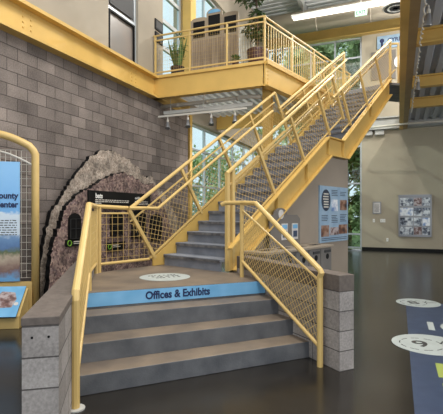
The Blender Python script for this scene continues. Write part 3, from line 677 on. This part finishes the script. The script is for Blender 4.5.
pr = MB()
for i in range(6): pr.box(fs, 3.2-.1-.03*(2 < i < 5), 3.2+.1, -.039, -.036, 1.69+i*.053, 1.715+i*.053)
pr.build('print', 'offwhite', t)
for (a0, a1, c0, c1, mm) in ((3.45, 3.72, 1.62, 1.86, 'photoD'), (3.84, 4.16, 1.64, 1.86, 'photoA'), (3.0, 3.33, 1.1, 1.33, 'photoA'), (3.37, 3.76, 1.12, 1.28, 'photoC'), (3.78, 4.19, 1.13, 1.33, 'photoA')):
    MB().box(fs, a0, a1, -.036, -.03, c0, c1).build('photograph', mm, t)
pr = MB()
for (a0, a1, c0, n_) in ((3.45, 3.75, 1.94, 4), (3.84, 4.17, 1.95, 3), (3.02, 3.32, 1.42, 4), (3.45, 3.74, 1.38, 5), (3.84, 4.17, 1.4, 5), (3.02, 4.17, 1.02, 2)):
    for j in range(n_): pr.box(fs, a0, a1-random.uniform(0, .1), -.033, -.03, c0+j*.035, c0+j*.035+.012)
pr.build('caption', 'oval', t)

RS = -.45; CH = 1.0
t = thing('recycling_cabinet', 'grey recycling cabinet with a row of doors along the stair wall', 'cabinet', S(1.5, RS+.24, 0), math.atan2(D.y, D.x))
fc = frame(S(0, RS), D, N)
MB().box(fc, .44, 2.54, .02, .44, .0, CH-.04).build('body', 'grey', t)
MB().box(fc, .42, 2.57, -.03, .445, CH-.04, CH).build('countertop', 'countertop', t, bev=.005)
for i in range(5):
    a0 = .45+i*.418
    d = MB().box(fc, a0, a0+.402, 0, .02, .06, CH-.06).build('door', 'grey', t, bev=.004)
    MB().lathe(fc(a0+.24, -.001, CH-.2), [(.05, -.004), (.05, .006)], 18, -N).build('hole', 'black', d)
    MB().box(fc, a0+.13, a0+.36, -.012, 0, CH-.13, CH-.085).build('handle', 'darkgrey', d)
for i in range(4):
    a0 = .62+i*.5
    MB().box(fc, a0, a0+.3, .16, .28, CH-.002, CH+.003).build('slot', 'black', t)
t = thing('recycling_sign', 'grey arched recycling sign board with two notices standing on the cabinet', 'sign', S(1.6, RS+.4, CH), math.atan2(D.y, D.x))
bd = [fc(1.1, .38, CH), fc(2.05, .38, CH), fc(2.05, .38, 1.48), fc(1.95, .38, 1.55)]
for i in range(9): a = pi*i/8; bd.append(fc(1.42+.2*cos(a), .38, 1.55+.12*sin(a)))
bd.append(fc(1.1, .38, 1.55))
MB().slabpoly(bd, N*.03).build('board', 'boardgrey', t)
for a0 in (1.43, 1.77):
    p = MB().box(fc, a0, a0+.19, .37, .38, 1.12, 1.40).build('notice', 'paper', t)
    MB().box(fc, a0+.02, a0+.17, .366, .37, 1.31, 1.38).build('heading', 'sky', p)
    MB().box(fc, a0+.03, a0+.16, .366, .37, 1.16, 1.27).build('picture', 'navy', p)
MB().lathe(fc(1.42, .378, 1.56), [(.08, 0), (.08, .006)], 20, -N).build('roundel', 'paper', t)

# ------------------------------------------------------------------ right hall floor graphics
def pfloor(x, y): Z = F*EYE/(y-HY); return Vector(((x-CX)/F*Z, Z, 0))
e0 = Vector((1.635, 3.62, 0)); eu0 = e0.x*cos(A)-e0.y*sin(A)
u0 = eu0
t = thing('floor_runner', 'navy blue walkway sticker with lettering on the right hall floor', 'floor sticker', G(u0+.5, 5.0, 0), -A)
MB().box(FG, u0, u0+1.05, 1.5, 8.3, .0005, .003).build('runner', 'navy', t)
text('10', G(.3, 6.42, .004), GU, GV, .6, 'pale', t, 'lettering', 'LEFT', .02, .8)
text('FT', G(.34, 4.62, .004), GU, GV, .55, 'lime', t, 'lettering', 'LEFT', .02, .9)
text('IN', G(.36, 4.08, .004), GU, GV, .5, 'lime', t, 'lettering', 'LEFT', .02, .9)
cc = []
for (x, y, r_, lab) in ((418, 303, .36, 'round pale floor sticker farther along the navy walkway'), (429, 344.5, .42, 'round pale floor sticker with a dashed ring, nearer on the navy walkway')):
    p = pfloor(x, y)
    t = thing('round_sticker', lab, 'floor sticker', p+UP*.003, -A)
    MB().lathe(p+UP*.003, [(r_, 0), (r_, .003)], 48).build('disc', 'pale', t)
    rg = MB(); n = 30; c_ = p-Vector((r_*.22, 0, 0))
    for i in range(0, n, 2) if False else range(n):
        if i % 3 == 2: continue
        a, b = 2*pi*i/n, 2*pi*(i+.9)/n; R_ = r_*.58
        rg.bar(c_+Vector((cos(a)*R_, sin(a)*R_, .0068)), c_+Vector((cos(b)*R_, sin(b)*R_, .0068)), .014, .001)
    rg.build('dashed_ring', 'darkgrey', t); rg = MB()
    rg.bar(c_+Vector((r_*.55, 0, .0068)), c_+Vector((r_*1.1, -.02, .0068)), .02, .001); rg.bar(c_+Vector((r_*.55, 0, .0068)), c_+Vector((r_*.75, .1, .0068)), .02, .001)
    rg.build('arrow', 'darkgrey', t)
    text('9' if r_ > .4 else '8', c_+Vector((-.0, -.1, .0065)), (1, 0, 0), (0, 1, 0), .34, 'darkgrey', t, 'lettering', 'CENTER', .006, 1.1)

# ------------------------------------------------------------------ things on the back wall
fw = frame(G(0, BV), GU, GV)
t = thing('display_case', 'wide silver framed case of pictures on the greige back wall', 'display case', G(.6, BV, .6), -A)
bx = MB().box(fw, .02, 1.2, -.06, 0, .62, 2.28).build('back_board', 'silver', t)
fm = MB()
for a0, a1, c0, c1 in ((0, 1.22, .6, .66), (0, 1.22, 2.24, 2.3), (0, .04, .6, 2.3), (1.18, 1.22, .6, 2.3)): fm.box(fw, a0, a1, -.1, 0, c0, c1)
for c in (1.02, 1.42, 1.82): fm.box(fw, .03, 1.19, -.08, -.01, c-.02, c+.02)
fm.build('frame', 'silver', t)
pm = ['photoB', 'photoD', 'photoC', 'photoB', 'photoB', 'photoD', 'photoB', 'photoC', 'photoD', 'photoB', 'photoB', 'photoC']
for j, c in enumerate((.68, 1.05, 1.45, 1.85)):
    for i, (a0, a1) in enumerate(((.06, .55), (.58, .86), (.89, 1.16))):
        MB().box(fw, a0, a1, -.075, -.06, c, c+.32).build('picture', pm[(j*3+i*2+j) % 12], t)
t = thing('framed_notice', 'small framed notice on the back wall left of the picture case', 'notice', G(-.83, BV, 1.5), -A)
MB().box(fw, -1.0, -.66, -.03, 0, 1.52, 2.03).build('frame', 'silver', t); MB().box(fw, -.96, -.7, -.034, -.03, 1.56, 1.99).build('sheet', 'paper', t)
pr = MB()
for j in range(7): pr.box(fw, -.93, -.75, -.036, -.034, 1.62+j*.045, 1.636+j*.045)
pr.build('print', 'darkgrey', t)
def plate(lab, cat, nm, a, c, w_, toggles):
    t = thing(nm, lab, cat, G(a, BV, c), -A)
    MB().box(fw, a-w_/2, a+w_/2, -.012, 0, c-.07, c+.07).build('plate', 'white', t, bev=.003)
    for k in toggles: MB().box(fw, a+k-.014, a+k+.014, -.02, -.012, c-.03, c+.03).build('toggle' if 'switch' in nm else 'socket', 'offwhite', t)
plate('single white light switch under the framed notice', 'light switch', 'light_switch', -.95, 1.24, .08, (0,))
plate('wide white light switch plate right of the single switch', 'light switch', 'light_switch', -.6, 1.24, .2, (-.05, .05))
plate('white electrical outlet low on the back wall', 'outlet', 'wall_outlet', -.42, .45, .08, (0,))
t = thing('upper_sign', 'pale blue sign with navy lettering high on the back wall', 'sign', G(-.2, BV, 8.4), -A)
MB().box(fw, -.82, .5, -.06, -.02, 8.38, 8.9).build('board', 'bluepale', t)
text('CYRBI', fw(-.42, -.065, 8.62), GU, UP, .22, 'navytext', t, bold=.006)
MB().lathe(fw(-.63, -.06, 8.7), [(.09, 0), (.09, .006)], 18, -GV).box(fw, -.67, -.59, -.066, -.06, 8.45, 8.62).build('emblem', 'navytext', t)
MB().box(fw, -.3, -.02, -.063, -.06, 8.47, 8.52).build('print', 'navytext', t)
tag(MB().box(fw, -1.05, -.1, -.05, 0, 7.1, 8.28).build('notice_board', 'boardgrey', mtx=mtx(G(-.6, BV, 7.1), -A)), 'plain grey board on the back wall below the pale blue sign', 'board')
tag(MB().lathe(fw(.1, -.05, 7.75), [(.27, 0), (.27, .03)], 28, -GV).build('round_sign', 'white', mtx=mtx(G(.1, BV, 7.75), -A)), 'round white sign beside the grey board at the stair head', 'sign')

# ------------------------------------------------------------------ overhead: strip lights, exit sign, duct, diffuser, conduit
t = thing('strip_light', 'long twin tube strip light hanging before the ochre back beam', 'ceiling light', G(-1.9, 16, 8.9), -A)
MB().box(FG, -3.75, -.0, 15.8, 16.15, 8.97, 9.03).build('housing', 'white', t, bev=.01)
for dv in (15.87, 16.07): MB().tube([G(-3.7, dv, 8.94), G(-.05, dv, 8.94)], .03, 8).build('tube', 'glow', t)
for u in (-3.3, -.6): MB().tube([G(u, 16, 9.03), G(u, 16, 10.02)], .008, 5).build('hanger', 'lightbeam', t)
dk = MB().tube([G(UW+.05, 17.0, 9.22), G(6, 17.0, 9.22)], .42, 24)
for u in range(-5, 6, 2): dk.tube([G(u, 17.0, 9.22), G(u+.05, 17.0, 9.22)], .43, 24)
tag(dk.build('air_duct', 'cream', mtx=mtx(G(0, 17.0, 8.8), -A), smooth=True), 'round cream air duct running under the roof along the back wall', 'duct')
t = thing('air_diffuser', 'round white ceiling diffuser beside the brown girder', 'air diffuser', G(-.1, 15.2, 8.4), -A)
MB().lathe(G(-.08, 15.2, 8.36), [(.42, 0), (.42, .02), (.2, .2), (.2, 1.66)], 28).build('neck', 'white', t)
for r_ in (.34, .24, .14): MB().lathe(G(-.08, 15.2, 8.33), [(r_, .03), (r_+.03, 0), (r_-.02, 0), (r_-.03, .02)], 28).build('ring', 'darkgrey' if r_ != .24 else 'white', t)
t = thing('exit_sign', 'small pale green exit sign hanging from the roof', 'exit sign', G(-1.2, 15.5, 8.5), -A)
fx = frame(G(-1.2, 15.5), GU, GV)
MB().box(fx, -.2, .2, -.03, .03, 8.42, 8.68).build('housing', 'exitgreen', t, bev=.006)
text('EXIT', fx(0, -.034, 8.47), GU, UP, .17, 'exittext', t, 'lettering', 'CENTER', .004)
MB().tube([fx(0, 0, 8.68), fx(0, 0, 10.0)], .012, 6).lathe(fx(0, 0, 8.68), [(.07, 0), (.06, .06)], 12).build('stem', 'white', t)
# lighting cable along the girder
cb = MB(); pts = []
for i in range(240):
    vv = 5.5+i*.042; pts.append(G(.40+.018*cos(i*.9), vv, 4.9+.018*sin(i*.9)+.03*sin(i*.17)))
cb.tube(pts, .014, 5)
tag(cb.build('coiled_cable', 'offwhite', mtx=mtx(G(.4, 6, 4.9), -A)), 'pale coiled lighting cable strung beneath the brown girder', 'cable')
hs = thing('hall_spotlight', 'silver spotlight under the brown girder, nearest the camera', 'spotlight', G(.45, 6.35, 4.9), -A, 'spotlights along the girder')
spot_parts(hs, G(.45, 6.35, 4.93), (0, .2, -1), 1.05)
for vv, l in ((7.6, 'silver spotlight under the brown girder, second from the camera'), (11.5, 'silver spotlight under the brown girder, farthest along')): dup(hs, G(.45, vv, 4.9), -A, l)
tag(MB().tube([G(-1.2, 17.0, 4.78), G(.3, 16.9, 4.82), G(6, 16.9, 4.82)], .04, 8).build('conduit', 'pipe', mtx=mtx(G(0, 17, 4.8), -A), smooth=True), 'pale conduit pipe crossing before the grey back beam', 'pipe')

# ------------------------------------------------------------------ balcony contents
zf = 4.96
t = thing('display_screen', 'ribbed beige display screen with three dark arched panels behind the balcony railing', 'screen', G(-4.13, 9.75, zf), -A)
fb2 = frame(G(-.1, 9.7), GU, GV)
fold = MB(); n = 64; vs = []
for i in range(n+1):
    a = -4.78+1.29*i/n; b = .02*(1 if i % 2 else -1)
    vs += [fb2(a, b, zf+.06), fb2(a, b, zf+.98), fb2(a, b+.02, zf+.06), fb2(a, b+.02, zf+.98)]
fs_ = []
for i in range(n): k = 4*i; fs_ += [(k, k+4, k+5, k+1), (k+2, k+3, k+7, k+6), (k+1, k+5, k+7, k+3)]
fold.add(vs, fs_); fold.build('ribbed_panel', 'wicker', t)
fz = MB()
for i, a in enumerate((-4.78, -4.36, -3.93)):
    hi = zf+(1.62 if i == 1 else 1.52)
    pts = [fb2(a, .03, zf+.98), fb2(a+.425, .03, zf+.98), fb2(a+.425, .03, hi)]+[fb2(a+.2125+.2125*cos(pi*j/8), .03, hi+(.12 if i == 1 else .05)*sin(pi*j/8)) for j in range(1, 8)]+[fb2(a, .03, hi)]
    MB().slabpoly(pts, GV*.04).build('arched_frame', 'screenframe', t)
    MB().box(fb2, a+.06, a+.37, .01, .03, zf+1.06, hi-.06).build('dark_panel', 'black', t)
    if i == 1: MB().slabpoly([fb2(a+.2125+.17*cos(pi*j/8), .02, hi+.0+.09*sin(pi*j/8)) for j in range(9)], GV*.01).build('blue_lunette', 'sky', t)
for a in (-4.77, -3.51): MB().box(fb2, a-.02, a+.02, .0, .05, zf, zf+1.5).build('upright', 'screenframe', t)
ga = MB(); vs = []; n = 30
for i in range(n+1):
    a = -3.44+.36*i/n; b = .05*sin(i*1.1)
    for z in (zf+.03, zf+.5, zf+1.0, zf+1.16): vs.append(fb2(a+.03*sin(z*3), b, z-(.12 if z > zf+1.1 and i > 15 else 0)))
fs_ = [(4*i+j, 4*i+4+j, 4*i+5+j, 4*i+1+j) for i in range(n) for j in range(3)]
ga.add(vs, fs_); go = ga.build('gauze_cloth', 'sheer', mtx=mtx(G(-3.3, 9.7, zf), -A), smooth=True); sd = go.modifiers.new('thick', 'SOLIDIFY'); sd.thickness = .008
tag(go, 'white gauze cloth hanging beside the ribbed display screen', 'cloth')

def leaf(m, p, d, L, w, up=UP, droop=.2):
    d = Vector(d).normalized(); s_ = d.cross(up)
    if s_.length < .05: s_ = d.orthogonal()
    s_.normalize(); nn = s_.cross(d)
    a = p; b = p+d*L*.5-nn*0; c = p+d*L-UP*L*droop
    m.add([a, b+s_*w/2-nn*w*.12, c, b-s_*w/2-nn*w*.12, b], [(0, 1, 4), (1, 2, 4), (2, 3, 4), (3, 0, 4)])
def rdir(zl=-.3): 
    a = random.uniform(0, 2*pi); z = random.uniform(zl, 1); r_ = sqrt(max(0, 1-z*z)); return Vector((r_*cos(a), r_*sin(a), z))
def potted(name, label, loc, pr_, ph, pm, fol, wood=None, leafm='leaf', ribs=False):
    t = thing(name, label, 'potted plant', loc, 0)
    MB().lathe(loc, [(pr_*.78, 0), (pr_*.95, ph*.5), (pr_, ph*.85), (pr_*1.05, ph*.88), (pr_*1.05, ph), (pr_*.92, ph), (pr_*.9, ph*.9)], 20).build('pot', pm, t, smooth=False)
    MB().lathe(Vector(loc)+UP*ph*.86, [(pr_*.9, 0), (pr_*.88, .02)], 16).build('soil', 'soil', t)
    if wood: wood.build('trunk', 'bark', t)
    fol.build('foliage', leafm, t)
    return t
# spiky plant in a basket
p0 = G(-5.16, 9.5, zf); fo = MB()
for i in range(26):
    a = random.uniform(0, 2*pi); tl = random.uniform(.03, .3); d = Vector((cos(a)*tl, sin(a)*tl, 1)).normalized(); L = random.uniform(.5, .95)
    q = p0+UP*.25+Vector((cos(a), sin(a), 0))*.06; s_ = d.cross(Vector((sin(a+1), cos(a), .2))).normalized()
    fo.add([q-s_*.02, q+d*L*.5-s_*.035, q+d*L, q+d*L*.5+s_*.035, q+s_*.02], [(0, 1, 2, 3, 4)])
    for j in range(3): leaf(fo, q+d*L*random.uniform(.3, 1), rdir(), .16, .05)
potted('spiky_plant', 'upright spiky plant in a dark basket at the left end of the balcony', p0, .17, .3, 'basket', fo, None, 'leaf2')
# tall fig tree
p0 = G(-3.02, 9.42, zf); wd = MB(); fo = MB()
wd.tube([p0+UP*.3, p0+Vector((.02, 0, .8)), p0+Vector((-.01, .02, 1.4)), p0+Vector((-.05, .02, 2.0))], [.03, .026, .022, .014], 8)
def cluster(c, r, n, L=.15):
    for i in range(n):
        d = rdir(-.8); p = Vector(c)+Vector((d.x*r[0], d.y*r[0], d.z*r[1]))*random.uniform(.3, 1)**.6
        leaf(fo, p, rdir(-.6), L*random.uniform(.7, 1.2), L*.45, droop=.35)
for i, (dx, dy, z, r_, n_) in enumerate(((.08, 0, .72, .2, 70), (-.12, .1, .9, .18, 60), (.16, .05, 1.0, .16, 80), (.0, 0, 1.2, .16, 40), (-.15, 0, 1.72, .34, 260), (.05, .1, 1.95, .34, 240), (-.4, 0, 1.85, .25, 150), (-.1, 0, 2.2, .3, 120))):
    c = p0+Vector((dx, dy, z)); cluster(c, (r_, r_*.8), int(n_*1.6))
    wd.tube([p0+Vector((0, 0, max(.5, z-.3))), c], [.012, .005], 5)
potted('fig_tree', 'tall dark leaved fig tree in a dark red pot on the balcony corner', p0, .24, .38, 'pot', fo, wd, 'leaf')
p0 = G(-2.72, 10.15, zf); fo = MB(); wd = MB()
for i in range(9):
    a = random.uniform(0, 2*pi); e_ = p0+Vector((cos(a)*.16, sin(a)*.16, random.uniform(.45, .85))); wd.tube([p0+UP*.18, e_], .006, 5)
    for j in range(9): leaf(fo, p0+UP*.2+(e_-p0-UP*.2)*random.uniform(.35, 1), rdir(-.3), .13, .06, droop=.3)
potted('leafy_plant', 'small leafy plant in a white pot behind the slanted balcony railing', p0, .14, .22, 'white', fo, wd, 'leaf')
p0 = G(-3.5, 9.25, zf); fo = MB()
for i in range(36): leaf(fo, p0+UP*.16+rdir(0)*.06, rdir(-.1), .13, .06)
potted('small_plant', 'tiny green plant in a red pot left of the fig tree', p0, .08, .14, 'pot', fo, None, 'leaf2')
# dark pictures on the left wall by the balcony
for (z0, z1, lab) in ((6.16, 6.42, 'upper of two small black framed pictures by the balcony'), (5.86, 6.1, 'lower of two small black framed pictures by the balcony')):
    t = thing('framed_picture', lab, 'picture', G(UW, 9.3, z0), -A)
    MB().box(FG, UW, UW+.03, 9.12, 9.48, z0, z1).build('frame', 'black', t); MB().box(FG, UW+.03, UW+.034, 9.16, 9.44, z0+.04, z1-.04).build('print', 'darkgrey', t)

# ------------------------------------------------------------------ outdoors
struct(MB().box(FG, -60, 40, 19.3, 70, -.4, -.15).box(FG, -60, -6.0, -20, 19.3, -.4, -.15).build('ground', 'lawn', mtx=GM), 'lawn outside the windows', 'lawn')
def tree(nm, lab, loc, h, r, nl, m, L=.34):
    loc = Vector(loc); t = thing(nm, lab, 'tree', loc, 0, 'trees outside the windows')
    wd = MB(); wd.tube([loc, loc+Vector((.1, .05, h*.25)), loc+Vector((-.05, .1, h*.55)), loc+Vector((.05, 0, h*.85))], [.16, .13, .09, .03], 9); fo = MB()
    for i in range(26):
        z = h*random.uniform(.22, .9); a = random.uniform(0, 2*pi); rr = r*(1-.5*abs(z/h-.55)*1.4)*random.uniform(.5, 1)
        c = loc+Vector((cos(a)*rr, sin(a)*rr, z)); wd.tube([loc+UP*(z-h*.12), c], [.045, .012], 5)
        for j in range(nl//11):
            d = rdir(-1); p = c+d*r*.42*random.uniform(.1, 1); dd = rdir(-.7); s_ = dd.orthogonal().normalized()*L*.28
            fo.add([p, p+dd*L*.5+s_, p+dd*L, p+dd*L*.5-s_], [(0, 1, 2, 3)])
    wd.build('trunk', 'bark', t); fo.build('foliage', m, t); return t
tree('leafy_tree', 'leafy tree outside the left windows nearest the block wall', G(-9.8, 18.0, -.15), 5.4, 1.7, 420, 'tree2')
tree('leafy_tree', 'leafy tree outside the left windows farther back', G(-11.5, 25, -.15), 6.2, 2.2, 700, 'tree')
tree('leafy_tree', 'leafy tree outside the tall back window at its left', G(-5.4, 24.5, -.15), 11.5, 2.3, 2600, 'tree', .42)
tree('leafy_tree', 'leafy tree outside the tall back window at its right', G(-1.0, 23.4, -.15), 11.5, 2.3, 3200, 'tree2', .36)
tree('leafy_tree', 'young low leafy tree just behind the clipped hedge', G(-2.35, 22.4, -.15), 5.4, 1.0, 1500, 'tree', .3)
tree('leafy_tree', 'slender leafy tree close outside the middle of the back window', G(-4.0, 22.0, -.15), 12.2, 1.5, 2200, 'tree', .36)
tree('leafy_tree', 'tall leafy tree standing well beyond the back window', G(-4.4, 30, -.15), 16.5, 3.2, 3000, 'tree', .5)
fo = MB()
c0 = G(-1.9, 20.6, -.15)
for i in range(900):
    d = Vector((random.uniform(-1.4, 1.0), random.uniform(-.4, .4), random.uniform(.02, .85))); leaf(fo, c0+G(d.x, d.y, d.z), rdir(-.4), .13, .06)
M['hedge'] = mat('hedge leaves', (54, 78, 42), .6, c2=(96, 124, 66), scale=4)
hd = tag(fo.build('clipped_hedge', 'hedge', mtx=mtx(c0, -A)), 'low dark green hedge outside the back window', 'hedge')

# ------------------------------------------------------------------ light, camera, view
w = bpy.data.worlds.new('sky'); bpy.context.scene.world = w; w.use_nodes = True
bg = w.node_tree.nodes['Background']; bg.inputs[0].default_value = (.86, .93, 1, 1); bg.inputs[1].default_value = 1.05
def light(nm, kind, loc, e, col=(1, 1, 1), size=1, rot=None, sy=None):
    l = bpy.data.lights.new(nm, kind); l.energy = e; l.color = col
    if kind == 'AREA':
        l.size = size
        if sy: l.shape = 'RECTANGLE'; l.size_y = sy
    o = bpy.data.objects.new(nm, l); C.objects.link(o); o.location = loc
    if rot: o.rotation_euler = rot
    return o
for u, v, z, e in ((-1.0, 3.0, 9.0, 330), (3.0, -1.0, 9.0, 260), (-.5, 8.0, 9.6, 200)):
    light('overhead_fill', 'AREA', G(u, v, z), e, (1, .93, .82), 2.4)  # unseen area lights added overhead to brighten the interior
light('hall_fill', 'POINT', G(7.5, 7.0, 3.6), 560, (1, .95, .88), 2.0)  # added out of view to lift the dark hall ceiling
for p_, e in ((G(1.8, 15.3, 8.5), 560), (G(-1.5, 12.0, 8.8), 420), (G(-4.6, 11.4, 3.0), 50)): light('point_fill', 'POINT', p_, e, (1, .95, .88), 2.0 if e > 500 else (1.0 if e > 100 else .3))  # unseen point lights added to lift roof, upper back and balcony soffit
sun = light('sun', 'SUN', (0, 0, 20), 2.2, (1, .95, .86)); sun.data.angle = .02
sd_ = G(1, .25, -.62).normalized(); sun.rotation_euler = sd_.to_track_quat('-Z', 'Y').to_euler()
cam = bpy.data.cameras.new('camera'); co = bpy.data.objects.new('camera', cam); C.objects.link(co)
co.location = (0, 0, EYE); co.rotation_euler = (pi/2, 0, 0)
cam.sensor_width = 36; cam.sensor_fit = 'HORIZONTAL'; cam.lens = F/443*36; cam.shift_y = 5/443; cam.clip_start = .05; cam.clip_end = 300
sc = bpy.context.scene; sc.camera = co
sc.view_settings.view_transform = 'Standard'; sc.view_settings.look = 'None'; sc.view_settings.gamma = 1; sc.view_settings.exposure = .3
sc.cycles.max_bounces = 8; sc.cycles.transparent_max_bounces = 12
try: sc.cycles.use_denoising = True
except Exception: pass
